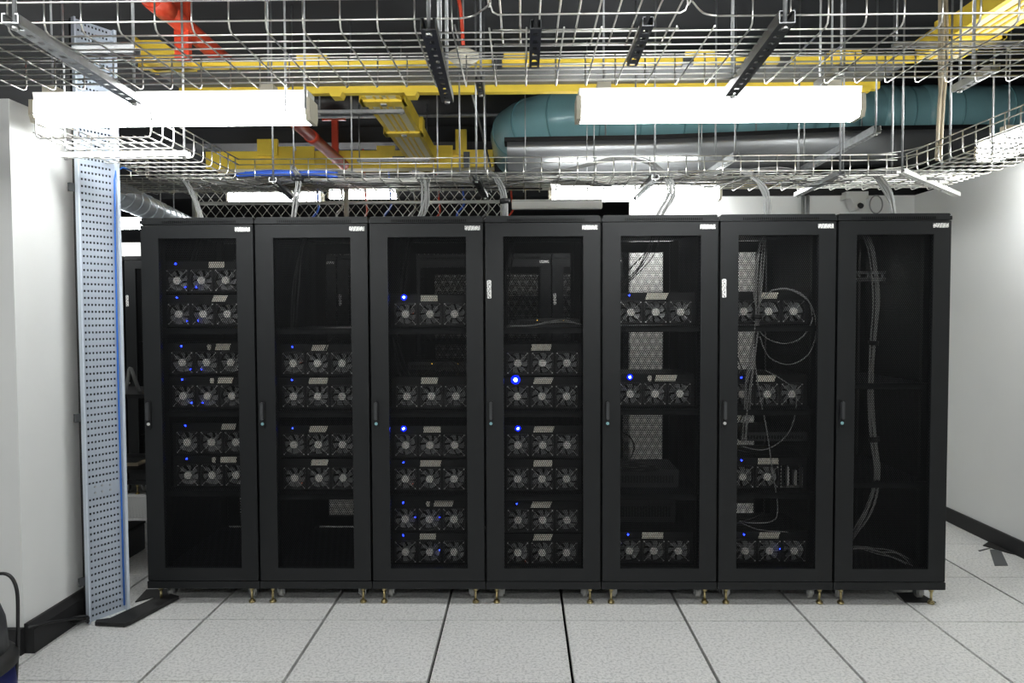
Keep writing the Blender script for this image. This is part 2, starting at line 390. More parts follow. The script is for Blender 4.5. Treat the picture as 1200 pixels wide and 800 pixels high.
def channel_mb(L, w=0.041, h=0.022, slots=True):
    """slotted C channel along +Y, open side up, origin at near end, top of the web at z=0"""
    mb = MB(); th = 0.0025
    for s in (-1, 1):
        x = s*w/2; a, b = sorted((x, x-s*th)); mb.box(a, b, 0, L, 0, h)
        a, b = sorted((x, x-s*.009)); mb.box(a, b, 0, L, h-th, h)
    # web with oval slots: two side strips plus ties
    sl = 0.008
    mb.box(-w/2, -sl, 0, L, -th, 0); mb.box(sl, w/2, 0, L, -th, 0)
    y = 0; pitch = 0.05
    while y < L:
        mb.box(-sl, sl, y, min(y+.028, L), -th, 0); y += pitch
    return mb
def rod(p, t, z1=None, r=0.0055):
    MB().cyl((p[0], p[1], p[2]-.012), (p[0], p[1], (z1 or CEIL)-t.location.z), r, 8).build('threaded_rod', M['strut'], t)
    MB().cyl((p[0], p[1], p[2]-.012), (p[0], p[1], p[2]-.003), .010, 6).build('nut', M['chrome'], t)
def hanger(label, a, b, z, mt='strut', rods=(0.02, -0.02), h=.022, w=.041):
    d = Vector((b[0]-a[0], b[1]-a[1])); L = d.length
    t = thing('strut_hanger', label, 'support channel', (a[0], a[1], z), math.atan2(d.y, d.x)-math.pi/2)
    channel_mb(L, w, h).build('channel', M[mt], t)
    for q in rods: rod((0, q if q > 0 else L+q, 0), t)
    return t
G = 'trapeze channels carrying the trays'
hanger('grey slotted channel under the front tray at far left', (-1.30, -1.86), (-1.355, -1.16), 2.262)
hanger('dark slotted channel under the front tray left of centre', (-0.246, -1.79), (-0.262, -1.15), 2.262, 'darkstrut', h=.03)
hanger('dark slotted channel under the front tray right of centre', (0.68, -1.81), (0.715, -1.19), 2.262, 'darkstrut', h=.03)
hanger('short dark slotted channel at the tray junction, left one', (0.036, -1.79), (0.036, -1.49), 2.262, 'darkstrut', rods=(), w=.03)
hanger('short dark slotted channel at the tray junction, right one', (0.326, -1.80), (0.329, -1.50), 2.262, 'darkstrut', rods=(), w=.03)
hanger('dark slotted channel under the rear tray left of centre', (-0.258, 0.30), (-0.24, 0.90), 2.262, 'darkstrut')
hanger('slotted channel under the rear tray over the fifth cabinet', (0.732, 0.30), (0.723, 0.97), 2.262)
hanger('slotted channel under the rear tray over the sixth cabinet', (1.715, 0.22), (1.74, 0.91), 2.262)
hanger('diagonal pale channel under the tray corner near the right wall', (2.01, 0.18), (2.77, 0.95), 2.262, 'white', rods=(.02, -.35))
hanger('slotted channel under the rear tray over the first cabinet', (-1.39, 0.30), (-1.48, 0.97), 2.262)
hanger('pale channel across the end of the left branch tray', (-2.16, -0.335), (-1.56, -0.335), 2.262, 'white')
hanger('galvanised channel high behind the rear tray above the seventh cabinet', (2.03, 0.48), (2.05, 1.62), 2.55, h=.041)
hanger('galvanised channel high behind the rear tray above the sixth cabinet', (1.38, 1.0), (1.34, 1.85), 2.52, h=.041)
hanger('galvanised channel above the right end of the right strip lamp', (1.37, -0.57), (1.36, -0.33), 2.55, h=.03)
hanger('galvanised channel hanging in front of the teal duct at far right', (1.98, -0.62), (1.99, -0.33), 2.53, h=.03, rods=(-.03,))
hanger('dark channel beside the front tray above the third cabinet', (-0.37, -0.98), (-0.36, -0.55), 2.535, 'darkstrut', rods=(-.03,))
hanger('small dark channel hanging above the fourth cabinet', (-0.19, -0.55), (-0.19, -0.33), 2.53, 'darkstrut', rods=(-.03,), w=.03)
hanger('long pale channel under the yellow raceway branch, nearer one', (-1.48, 1.5), (-0.85, 1.5), 2.97, 'strut')
hanger('long pale channel under the yellow raceway branch, farther one', (-1.56, 3.1), (-0.88, 3.1), 2.97, 'strut')
hanger('pale channel under the yellow raceway at far right', (2.02, 0.3), (2.9, 0.3), 2.965, 'strut')
hanger('thin channel lying across the front tray at far left', (-1.38, -1.46), (-1.19, -1.46), 2.325, 'strut', rods=())

# free rods hanging from the slab
for i, (x, y, z0, lab) in enumerate((
        (-2.02, -0.95, 2.35, 'thin steel rod hanging beside the perforated riser top'),
        (-1.03, -0.55, 2.40, 'thin steel rod left of the red pipe'),
        (-0.93, -0.60, 2.40, 'pair rod beside the left lamp right end'),
        (-0.60, 1.4, 2.35, 'thin steel rod near the yellow branch raceway'),
        (-1.16, 1.2, 2.38, 'thin steel rod behind the left lamp end'),
        (-0.40, 0.9, 2.38, 'thin steel rod in front of the dark ceiling gap'),
        (-0.30, 2.2, 2.5, 'steel rod left of the teal duct elbow'),
        (-0.27, -1.30, 2.31, 'steel rod rising from the far side of the front tray'),
        (1.10, 0.45, 2.40, 'steel rod in front of the teal duct middle'),
        (1.78, 0.35, 2.30, 'steel rod left of the grey cable drop'),
        (2.10, 0.45, 2.30, 'steel rod in front of the duct above the last cabinet'),
        (2.22, 0.10, 2.30, 'steel rod on the right tray near the corner'),
        (2.60, 0.35, 2.30, 'steel rod on the outer edge of the right tray'),
        (1.50, -1.25, 2.31, 'steel rod by the front tray at far right'))):
    tag(MB().cyl((x, y, z0), (x, y, CEIL), .0055, 8).build('threaded_rod', M['strut']), lab, 'rod')

# ------------------------------------------------------------------ yellow raceway
ry = thing('yellow_raceway', 'long yellow raceway running overhead from left to right', 'raceway', (0, 0, 3.0))
MB().box(-2.3, 2.36, .62, .66, 0, .035).build('side_rail', M['yellow'], ry)
MB().box(-2.3, 2.36, 1.13, 1.19, 0, .045).build('side_rail', M['yellow'], ry)
MB().box(-2.3, 2.36, .66, 1.13, .045, .06).build('bottom_panel', M['slate'], ry)
for x in (-1.9, -1.24, -.74, 1.21, 2.25):
    MB().prism([(x-.045,0),(x-.03,-.03),(x+.03,-.03),(x+.045,0)], 1.10, 1.20, 'y').build('coupler', M['yellow'], ry)
for x in (-0.02, 1.05, 1.9, -1.25): MB().box(x-.09, x+.09, .60, .68, .035, .06).build('coupler', M['yellow'], ry)
for x in (-.15, .98, 1.55): MB().box(x-.03, x+.03, .605, .675, -.012, .05).build('clip', M['darkstrut'], ry)
def run_y(label, x0, x1, y0, y1, joints):
    t = thing('yellow_raceway', label, 'raceway', (0, 0, 3.0))
    MB().box(x0, x0+.03, y0, y1, 0, .11).build('side_rail', M['yellow'], t)
    MB().box(x1-.03, x1, y0, y1, 0, .11).build('side_rail', M['yellow'], t)
    MB().box(x0+.03, x1-.03, y0, y1, .004, .018).build('bottom_panel', M['lityellow'], t)
    for q in (.33, .5, .67):
        xx = x0+(x1-x0)*q; MB().box(xx-.006, xx+.006, y0, y1, -.003, .004).build('rib', M['yellow'], t)
    for y in joints:
        j = MB().box(x0-.02, x1+.02, y-.06, y+.06, -.015, .004)
        j.box(x0-.025, x0, y-.06, y+.06, -.015, .12).box(x1, x1+.025, y-.06, y+.06, -.015, .12)
        j.build('coupler', M['yellow'], t)
        MB().box((x0+x1)/2-.02, (x0+x1)/2+.02, y-.02, y+.02, -.024, -.015).build('clip', M['strut'], t)
    return t
run_y('yellow raceway branch running away between the two long runs', -1.10, -.83, 1.21, 3.40, (1.34, 2.2))
run_y('yellow raceway branch running towards the viewer at upper right', 2.30, 2.57, -2.2, .60, (-.9, .3))
fy = thing('yellow_raceway', 'far yellow raceway seen above the fence', 'raceway', (0, 0, 3.0))
MB().box(-3.15, -.29, 3.44, 3.47, -.02, .15).build('side_rail', M['yellow'], fy)
MB().box(-3.15, -.29, 3.72, 3.75, 0, .15).build('side_rail', M['yellow'], fy)
MB().box(-3.15, -.29, 3.47, 3.72, .0, .015).build('bottom_panel', M['lityellow'], fy)
for x in (-2.35, -2.15, -1.35, -.78): MB().box(x-.09, x+.09, 3.42, 3.44, -.03, .19).build('coupler', M['yellow'], fy)
MB().box(-.66, -.55, 3.40, 3.44, .10, .34).build('bracket', M['yellow'], fy)
MB().box(-2.62, -2.42, 3.40, 3.44, .10, .26).build('bracket', M['yellow'], fy)
MB().box(-.58, -.52, 3.39, 3.42, -.03, .12).build('clip', M['darkstrut'], fy)
MB().box(-1.28, -1.12, 3.39, 3.42, .05, .08).build('clip', M['darkstrut'], fy)
ye = thing('raceway_elbow', 'yellow raceway end box at upper left beside the red pipe', 'raceway', (-2.08, .45, 3.0))
MB().prism([(-.14,0),(.10,0),(.10,.03),(.0,.10),(-.14,.10)], 0, .25, 'y').build('elbow_body', M['yellow'], ye)
MB().box(-.16, -.14, -.01, .26, -.01, .12).build('end_flange', M['yellow'], ye)
yt = thing('raceway_offcut', 'small yellow strip lying in the rear tray right of centre', 'raceway', (1.45, .72, 2.29))
MB().box(-.11, .11, -.02, .02, 0, .012).build('strip', M['yellow'], yt)
MB().box(-.11, .11, -.02, -.014, 0, .025).build('lip', M['yellow'], yt)

# ------------------------------------------------------------------ red pipe
rp = thing('red_pipe', 'red sprinkler pipe running overhead on the left', 'pipe', (-1.935, 0, 3.14))
PD = Vector((.13, 3.33, -.14)); PP = lambda y: Vector((.045, .07, 0))+PD*((y-.07)/3.33)
MB().cyl(PP(-2.2), PP(3.40), .050, 20).build('pipe', M['red'], rp)
MB().cyl(PP(.0), PP(.15), .058, 20).build('coupling', M['red'], rp)
MB().cyl(PP(2.4), PP(2.5), .057, 20).build('coupling', M['red'], rp)
for y, w_ in ((.32, .04), (3.36, .03)):
    MB().box((.05 if y < 1 else .10)-w_, (.05 if y < 1 else .10)+w_, y-.02, y+.02, -.20 if y < 1 else -.13, .355).build('post', M['red'], rp)
    MB().box(-.02, .21, y-.03, y+.03, .325 if y > 1 else .345, .358).box(-.02, .21, y-.035, y+.0, .28 if y > 1 else .33, .358).build('head_plate', M['red'], rp)
rw = tag(MB().tube(smooth_path([(-.40, .2, 3.49), (-.36, .2, 3.3), (-.33, .22, 3.15), (-.32, .25, 2.97)], 5), .010, 8).build('red_flex_cable', M['red']), 'thin red cable dropping to the ceiling detector', 'cable')
dt = thing('smoke_detector', 'white dome detector hanging beside the front tray', 'detector', (-.32, .25, 2.90))
MB().lathe([(.02, -.035), (.045, -.028), (.06, -.01), (.075, .0), (.085, .008), (.085, .03), (.05, .05), (.02, .07)]).build('housing', M['cream'], dt)
MB().cyl((0, 0, .06), (0, 0, .6), .006, 8).build('stem', M['strut'], dt)

# thin conduits under the slab
tag(MB().cyl((-3.2, 3.2, 3.42), (2.8, 3.2, 3.42), .018, 10).build('conduit', M['strut']), 'thin grey conduit crossing the black ceiling', 'pipe')
tag(MB().cyl((-.46, 1.25, 3.49), (-.26, 2.2, 2.72), .008, 8).build('brace_wire', M['chrome']), 'slanting bright brace rod left of the teal duct', 'rod')

# ------------------------------------------------------------------ teal duct
td = thing('teal_duct', 'large teal wrapped duct running behind the right strip lamp', 'duct', (0, 0, 3.145))
R = .222
path = [(4.6, 2.3, 0), (3.3, 2.3, 0), (2.1, 2.3, 0), (.55, 2.3, 0)]
arc = [(.55-.62*math.sin(a), 2.3+.62*(1-math.cos(a)), 0) for a in [math.radians(q) for q in (15, 30, 45, 60, 75, 90)]]
MB().tube(path+arc+[(-.07, 3.6, 0)], R, 40).build('duct_body', M['teal'], td)
for x in (.62, .95, 1.3, 1.72, 2.12, 2.45, 2.8, 3.12, 3.5, 3.9):
    MB().tube([(x-.006, 2.3, 0), (x+.006, 2.3, 0)], R+.004, 40).build('seam_band', M['tealseam'], td)
for x in (2.28, 2.62, 2.96, 3.3):
    MB().tube([(x-.07, 2.3, 0), (x-.03, 2.3, 0), (x+.03, 2.3, 0), (x+.07, 2.3, 0)], [R+.001, R+.012, R+.012, R+.001], 40).build('wrap_ridge', M['teal'], td)
for a, b in ((.38, .395), (.0, .0)):
    pass
for q in (25, 50, 75):
    a = math.radians(q); c = Vector((.55-.62*math.sin(a), 2.3+.62*(1-math.cos(a)), 0)); d = Vector((-math.cos(a), math.sin(a), 0))*.006
    MB().tube([c-d, c+d], R+.004, 40).build('seam_band', M['tealseam'], td)
for x in (.66, 1.85, 2.68, 3.3):
    MB().cyl((x, 2.3-R-.012, -.30), (x, 2.3-R-.012, CEIL-3.145), .006, 8).build('hanging_rod', M['strut'], td)

# ------------------------------------------------------------------ perforated riser (left)
A = Vector((-2.158, -.233)); B = Vector((-2.063, -.068)); dv = B-A
pr = thing('cable_riser', 'tall pale blue perforated steel cable riser at the left wall end', 'cable riser', (A.x, A.y, 0), math.atan2(dv.y, dv.x))
Wd = dv.length
def perf_panel(z0, z1, dx=0.0):
    mb = MB(); n = 9; m0 = .018; pitch = (Wd-2*m0)/n; zz = z0; rp_ = .034; hh = .0105
    while zz < z1-.001:
        top = min(zz+rp_-hh, z1); mb.box(0, Wd, 0, .002, zz, top)
        if top < z1:
            t2 = min(top+hh, z1); mb.box(0, m0+pitch*.22, 0, .002, top, t2); mb.box(Wd-m0-pitch*.22, Wd, 0, .002, top, t2)
            for i in range(1, n): mb.box(m0+pitch*(i-.25), m0+pitch*(i+.25), 0, .002, top, t2)
        zz += rp_
    return mb
perf_panel(.0, .62).build('perforated_panel', M['perfplate'], pr)
perf_panel(.66, 2.95).build('perforated_panel', M['perfplate'], pr)
MB().box(.0, Wd, .030, .032, 0, 2.95).box(0, .002, .006, .032, 0, 2.95).box(Wd-.002, Wd, .006, .032, 0, 2.95).build('added_dark_backing', M['rackdark'], pr)  # dark backing added so the perforations look shaded black
sp_ = MB().box(.0, Wd, -.003, .0, .62, .685).build('splice_plate', M['perfplate'], pr)
for i, (x, z) in enumerate(((.05, .67), (.085, .67), (.125, .665), (.05, .64), (.085, .64), (.125, .64))):
    MB().cyl((x, -.008, z), (x, -.003, z), .005, 8).build('bolt', M['strut'], sp_)
MB().box(-.004, .004, -.022, .006, 0, 2.95).build('edge_flange', M['flange'], pr)
MB().box(Wd-.002, Wd+.012, -.022, .006, 0, 2.95).build('edge_flange', M['flange'], pr)
for z in (.21, 2.14, 1.02): MB().box(-.03, -.003, .006, .022, z-.02, z+.02).build('wall_clip', M['cartgrey'], pr)
def rloc(a, n_, z):  # a along, n_ out of the panel towards the viewer
    d = dv.normalized(); nn = Vector((d.y, -d.x)); p = A+d*a+nn*n_; return (p.x, p.y, z)
tag(MB().tube([rloc(Wd-.012, .012, .03), rloc(Wd-.014, .012, .6), rloc(Wd-.016, .012, 1.2), rloc(Wd-.014, .012, 1.9), rloc(Wd-.01, .012, 2.2), rloc(Wd+.0, .01, 2.25), rloc(Wd+.04, .0, 2.275), rloc(Wd+.10, -.02, 2.27)], .0042, 8).build('blue_cable', M['bluecable']), 'thin blue cable running down the right edge of the perforated riser', 'cable')
# things at its foot
bd = thing('rubber_floor_cover', 'loose black rubber cover strip lying on the floor by the riser', 'floor cover', (0, 0, .004))
MB().prism([(-2.10,-.27),(-1.945,-.285),(-1.93,-.26),(-1.845,.06),(-1.90,.085),(-1.955,.06),(-2.055,-.22),(-2.11,-.24)], 0, .018, 'z').build('strip', M['rubber'], bd)
MB().prism([(-2.0,.08),(-1.9,.1),(-1.96,.20),(-2.09,.19),(-2.06,.02)], -.003, .003, 'z').build('lower_flap', M['rubber'], bd)
cb = tag(MB().tube([(-2.17+.035*math.cos(a), -.27+.03*math.sin(a), .02+.0012*i) for i, a in enumerate([k*.5 for k in range(26)])]+[(-2.2, -.45, .10), (-2.2, -.6, .14)], .006, 8).build('black_cable', M['darkcable']), 'small loop of black cable on the floor at the riser foot', 'cable')

# ------------------------------------------------------------------ vacuum cleaner (left edge)
vc = thing('vacuum_cleaner', 'black and navy vacuum cleaner cut off by the left edge', 'vacuum cleaner', (-1.955, -1.33, 0))
MB().lathe([(.17,.05),(.19,.09),(.195,.20),(.185,.30)], n=32).build('lower_tank', M['navy'], vc)
MB().lathe([(.186,.30),(.20,.31),(.20,.335),(.175,.36)], n=32).build('rim', M['rubber'], vc)
MB().lathe([(.172,.36),(.165,.46),(.14,.54),(.09,.58),(.02,.59)], n=32).build('lid', M['cartgrey'], vc)
MB().tube([(-.12,0,.50),(-.10,0,.60),(0,0,.635),(.10,0,.60),(.12,0,.50)], .014, 10).build('handle', M['rubber'], vc)
for x, y in ((.14,-.13),(.14,.13),(-.14,-.13),(-.14,.13)):
    MB().cyl((x, y-.015, .045), (x, y+.015, .045), .045, 16).build('wheel', M['rubber'], vc)
MB().tube(smooth_path([(.05,-.15,.46),(.13,-.2,.40),(.165,-.2,.25),(.165,-.18,.12),(.12,-.2,.035),(0,-.28,.03)], 6), .02, 10).build('hose', M['rubber'], vc)
tag(MB().tube(smooth_path([(-1.95,-1.20,.57),(-1.88,-1.2,.60),(-1.83,-1.2,.595),(-1.805,-1.2,.54),(-1.805,-1.2,.42),(-1.81,-1.2,.32),(-1.82,-1.2,.2),(-1.84,-1.2,.05),(-1.86,-1.2,.008)], 6), .006, 8).build('power_cord', M['darkcable']), 'black power cord arching from the vacuum cleaner to the floor', 'cable')

# ------------------------------------------------------------------ server cabinets
RH, RB, RD = 2.024, .085, 1.0
def rack_parts(W, tagside=None):
    P = {}
    a, b = .098, W-.093     # mesh opening
    z0, z1 = .194, 1.917; d0, d1 = .128, 1.986
    g = .006
    f = MB()
    f.rbox(g, a, 0, .028, d0, d1, .003).rbox(b, W-g, 0, .028, d0, d1, .003)
    f.box(a, b, 0, .028, d0, z0).box(a, b, 0, .028, z1, d1)
    P['door_frame'] = f.mesh('door', M['rack'])
    P['mesh'] = MB().box(a-.002, b+.002, .010, .0115, z0-.004, z1+.004).mesh('mesh_panel', M['mesh'])
    h = MB().rbox(.018, .044, -.008, .0, .93, 1.075, .006)
    P['handle_base'] = h.mesh('handle', M['rackdark'])
    P['lever'] = MB().rbox(.0235, .0385, -.024, -.008, .975, 1.068, .005).mesh('lever', M['cartgrey'])
    for nm, m_ in (('lockw', 'greyplastic'), ('lockt', 'tealdisc')):
        P[nm] = MB().cyl((.031, -.012, .955), (.031, -.007, .955), .008, 14).mesh('lock', M[m_])
    P['tag'] = MB().box(W-.098, W-.02, -.0015, 0, 1.950, 1.973).mesh('name_tag', M['tag'])
    P['side_tag'] = MB().rbox(.014, .036, -.0015, 0, 1.60, 1.695, .004).mesh('side_tag', M['tag'])
    # top panel with vent slots along its front lip
    t = MB().rbox(.002, W-.002, .0, .02, 1.990, 2.010, .002)
    t.prism([(.012,2.010),(W-.012,2.010),(W-.006,2.016),(W-.012,2.024),(.012,2.024),(.006,2.016)], .006, RD, 'y')
    x = .12; vs_ = MB()
    while x < W-.09:
        vs_.box(x, x+.0045, -.001, .002, 1.994, 2.007); x += .0105
    P['vents'] = vs_.mesh('vent_slots', M['joint'])
    t.box(.002, W-.002, .02, RD, 1.990, 2.010)
    P['top'] = t.mesh('top_panel', M['rack'])
    P['plinth'] = MB().rbox(.002, W-.002, .0, .03, RB, .124, .002).box(.002, W-.002, .03, RD, RB, .10).mesh('plinth', M['rack'])
    P['side'] = MB().box(0, .0015, .034, RD-.03, .10, 1.99).mesh('side_panel', M['rackdark'])
    fr = MB()
    for x in (.004, W-.034):
        for y in (.032, RD-.062): fr.box(x, x+.030, y, y+.03, .10, 1.99)
    P['frame'] = fr.mesh('frame', M['rackdark'])
    rl = MB()
    for x in (.055, W-.085):
        for y in (.10, .80):
            rl.box(x, x+.003, y, y+.03, .12, 1.97); rl.box(x, x+.03, y, y+.002, .12, 1.97)
    P['rails'] = rl.mesh('mounting_rail', M['rack'])
    r = MB()
    r.box(g, a, RD-.028, RD, d0, d1).box(b, W-g, RD-.028, RD, d0, d1).box(a, b, RD-.028, RD, d0, z0).box(a, b, RD-.028, RD, z1, d1)
    P['rear_frame'] = r.mesh('rear_door', M['rackdark'])
    P['rear_mesh'] = MB().box(a-.002, b+.002, RD-.012, RD-.0105, z0, z1).mesh('mesh_panel', M['mesh'])
    ft = MB().cyl((0, 0, 0), (0, 0, .010), .017, 14).cyl((0, 0, .010), (0, 0, .016), .012, 14).cyl((0, 0, .016), (0, 0, RB-.02), .0065, 10).cyl((0, 0, RB-.02), (0, 0, RB), .012, 6)
    P['foot'] = ft.mesh('levelling_foot', M['brass'])
    P['wheel'] = MB().cyl((-.012, 0, .028), (.012, 0, .028), .028, 16).mesh('wheel', M['caster'])
    P['fork'] = MB().box(-.02, -.014, -.02, .02, .02, RB-.004).box(.014, .02, -.02, .02, .02, RB-.004).box(-.022, .022, -.025, .025, RB-.006, RB).mesh('caster', M['strut'])
    P['shelf'] = MB().box(.055, W-.055, .07, .80, -.012, 0).box(.055, W-.055, .07, .073, -.03, 0).mesh('shelf', M['rack'])
    return P
def rack(label, x0, y0, P, W, shelves, lock='lockw', sidetag=False, group=None):
    t = thing('server_cabinet', label, 'server cabinet', (x0, y0, 0), 0, group)
    d = inst('door', P['door_frame'], t)
    inst('mesh_panel', P['mesh'], d); h = inst('handle', P['handle_base'], d); inst('lever', P['lever'], d)
    l = inst('lock', P[lock], d)
    g = inst('name_tag', P['tag'], d); g['label'] = 'white name tag'
    if sidetag:
        s_ = inst('side_tag', P['side_tag'], d); s_['label'] = 'upright white sticker'
    tp_ = inst('top_panel', P['top'], t); inst('vent_slots', P['vents'], tp_); inst('plinth', P['plinth'], t); inst('frame', P['frame'], t); inst('mounting_rails', P['rails'], t)
    inst('side_panel', P['side'], t); inst('side_panel', P['side'], t, (W-.0015, 0, 0))
    r = inst('rear_door', P['rear_frame'], t); inst('mesh_panel', P['rear_mesh'], r)
    for x in (.055, W-.055):
        for y in (.035, RD-.05): inst('levelling_foot', P['foot'], t, (x, y, 0))
        for y in (.12, RD-.12):
            c = inst('caster', P['fork'], t, (x+(.02 if x < .3 else -.02), y, 0)); inst('wheel', P['wheel'], c)
    for z in shelves: inst('shelf', P['shelf'], t, (0, 0, z))
    return t
XS = [-1.983, -1.386, -.794, -.199, .403, 1.004, 1.603, 2.183]
SH = [(1.45, 1.012, .584), (1.45, 1.008, .567), (1.448, 1.008, .563), (1.448, 1.006, .563), (1.453, 1.018, .565), (1.454, 1.014, .574), (1.15, .63)]
LAB = ['leftmost black mesh-door cabinet holding six fan rigs', 'second black cabinet from the left, empty at top and bottom',
       'third black cabinet from the left, full of fan rigs', 'middle black cabinet with an upright sticker and the brightest blue light',
       'third black cabinet from the right with see-through gaps', 'second black cabinet from the right with looped grey cables',
       'rightmost black cabinet holding only a hanging cable bundle']
for k in range(7):
    W = XS[k+1]-XS[k]-.001; P = rack_parts(W)
    rack(LAB[k], XS[k], 0, P, W, list(SH[k])+[.17], 'lockw' if k in (0, 5) else 'lockt', k in (3, 5))
# background row, seen through the mesh doors and the gap at left
Pb = rack_parts(.598)
BL = ['far left', 'seen in the gap left of the front row', 'behind the first front cabinet', 'behind the second front cabinet', 'behind the third front cabinet', 'behind the third and fourth front cabinets', 'behind the middle front cabinet', 'behind the fifth front cabinet']
for k in range(8):
    rack('black cabinet of the rear row, '+BL[k], -3.96+.6*k, 2.3, Pb, .598, (1.3, .9, .5), 'lockw', True)

# ------------------------------------------------------------------ fan rigs
RW, RHt, RDp = .420, .172, .36; FP = .131
def rig_meshes():
    P = {}
    c = MB()
    x0, x1 = -RW/2, RW/2; hb = -.068; ht = RHt+hb; fo = .060
    # shell
    c.box(x0, x0+.002, 0, RDp, hb, ht).box(x1-.002, x1, 0, RDp, hb, ht).box(x0, x1, 0, RDp, hb, hb+.002).box(x0, x1, 0, RDp, ht-.002, ht).box(x0, x1, RDp-.002, RDp, hb, ht)
    # front plate round the three fan openings
    c.box(x0, x1, 0, .002, fo, ht).box(x0, x1, 0, .002, hb, -fo)
    xs = [x0]
    for k in (-1, 0, 1): xs += [k*FP-fo, k*FP+fo]
    xs.append(x1)
    for i in range(0, 8, 2): c.box(xs[i], xs[i+1], 0, .002, -fo, fo)
    c.box(x0+.002, x1-.002, .06, .062, hb, ht)
    P['case'] = c.mesh('case', M['case'])
    # fan frame: square with round hole
    f = MB(); n = 32; rr = .0565; q = .060; vs = []; fs = []
    for y in (-.004, .022):
        for i in range(n):
            a = 2*math.pi*(i+.5)/n; vs.append((rr*math.cos(a), y, rr*math.sin(a)))
        for i in range(n):
            a = 2*math.pi*(i+.5)/n; s_ = q/max(abs(math.cos(a)), abs(math.sin(a))); vs.append((s_*math.cos(a), y, s_*math.sin(a)))
    for i in range(n):
        j = (i+1) % n
        fs.append((i, j, n+j, n+i)); fs.append((2*n+j, 2*n+i, 3*n+i, 3*n+j)); fs.append((j, i, 2*n+i, 2*n+j)); fs.append((n+i, n+j, 3*n+j, 3*n+i))
    f.add(vs, fs)
    P['fan'] = f.mesh('fan', M['fan'])
    b = MB()
    for k in range(7):
        a0 = 2*math.pi*k/7; vs = []; 
        for i, r_ in enumerate((.019, .032, .044, .053)):
            sw = .10*i
            for j, t in enumerate((0, .32, .66)):
                a = a0+sw+t; vs.append((r_*math.cos(a), .004+.014*t/.66, r_*math.sin(a)))
        fs = [(i*3+j, i*3+j+1, (i+1)*3+j+1, (i+1)*3+j) for i in range(3) for j in range(2)]
        b.add(vs, fs, True)
        b.add([(x, y+.0012, z) for x, y, z in vs], [tuple(reversed(q_)) for q_ in fs], True)
    b.cyl((0, .0, 0), (0, .02, 0), .023, 20)
    P['blades'] = b.mesh('fan_blades', M['blade'])
    P['hub'] = MB().cyl((0, -.0065, 0), (0, -.0005, 0), .020, 20).mesh('hub_sticker', M['hub'])
    g = MB()
    for s_ in (-1, 1):
        for e in (-1, 1):
            g.cyl((s_*.016, -.0045, e*.016), (s_*.050, -.0055, e*.050), .0014, 6)
            g.cyl((s_*.0525, -.007, e*.0525), (s_*.0525, -.003, e*.0525), .0038, 10)
    P['guard'] = g.mesh('fan_guard', M['guard'])
    P['led'] = MB().cyl((0, -.004, 0), (0, .001, 0), .0045, 10).mesh('status_light', M['blueled'])
    P['ledb'] = MB().cyl((0, -.005, 0), (0, .001, 0), .0065, 12).mesh('status_light', M['bluebright'])
    P['ring'] = MB().cyl((0, -.002, 0), (0, .001, 0), .016, 16).mesh('glare_halo', M['bluehalo'])  # glowing disc in place of the glare halo, not a real part
    P['dotb'] = MB().cyl((0, -.004, 0), (0, .0, 0), .0032, 8).mesh('indicator_dot', M['blueled'])
    P['doto'] = MB().cyl((0, -.004, 0), (0, .0, 0), .0022, 8).mesh('indicator_dot', M['orangeled'])
    P['bay'] = MB().box(-.058, .058, .0, .05, -.058, -.056).box(-.058, -.056, .0, .05, -.058, .058).box(.056, .058, 0, .05, -.058, .058).box(-.02, -.01, .01, .05, -.05, .05).box(.02, .035, .02, .05, -.05, .03).mesh('open_bay', M['chrome'])
    return P
RP = rig_meshes()
# per rig: fan centre x, z ; LED offset (dx from centre, bright?) ; paper note quad offsets
RIGS = {
 0: [((-1.717,1.706), 1, (.04,.125)), ((-1.712,1.526), 1, (.055,.127)), ((-1.698,1.267), 1, (.05,.127)), ((-1.696,1.087), 1, (.06,.14)), ((-1.680,.837), 1, (.057,.13)), ((-1.680,.659), 1, (.046,.13))],
 1: [((-1.100,1.261), 1, (-.027,.055)), ((-1.102,1.084), 1, (-.045,.055)), ((-1.103,.824), 1, (-.045,.047)), ((-1.102,.643), 0, (-.04,.047))],
 2: [((-.495,1.522), 2, (-.047,.044)), ((-.492,1.083), 0, (-.055,.03)), ((-.501,.820), 2, (-.033,.06)), ((-.504,.638), 1, (-.052,.057)), ((-.507,.420), 1, (.027,.13)), ((-.507,.242), 1, (-.05,.037))],
 3: [((.102,1.259), 0, (-.058,.044)), ((.099,1.081), 3, (-.04,.056)), ((.102,.820), 2, (-.045,.058)), ((.099,.638), 0, (-.045,.052)), ((.101,.415), 1, (-.055,.047)), ((.098,.238), 0, (-.045,.05))],
 4: [((.702,1.528), 1, (-.047,.06)), ((.700,1.094), 2, (.007,.116)), ((.697,.249), 1, (-.06,.052))],
 5: [((1.297,1.529), 0, (-.035,.05)), ((1.293,1.090), 1, (-.052,.046)), ((1.298,.649), 1, (-.048,.06)), ((1.314,.250), 1, (-.055,.052))],
}
RACKN = ['leftmost cabinet', 'second cabinet from the left', 'third cabinet from the left', 'middle cabinet', 'third cabinet from the right', 'second cabinet from the right']
fan_groups = ['fan rigs in the '+n_ for n_ in RACKN]
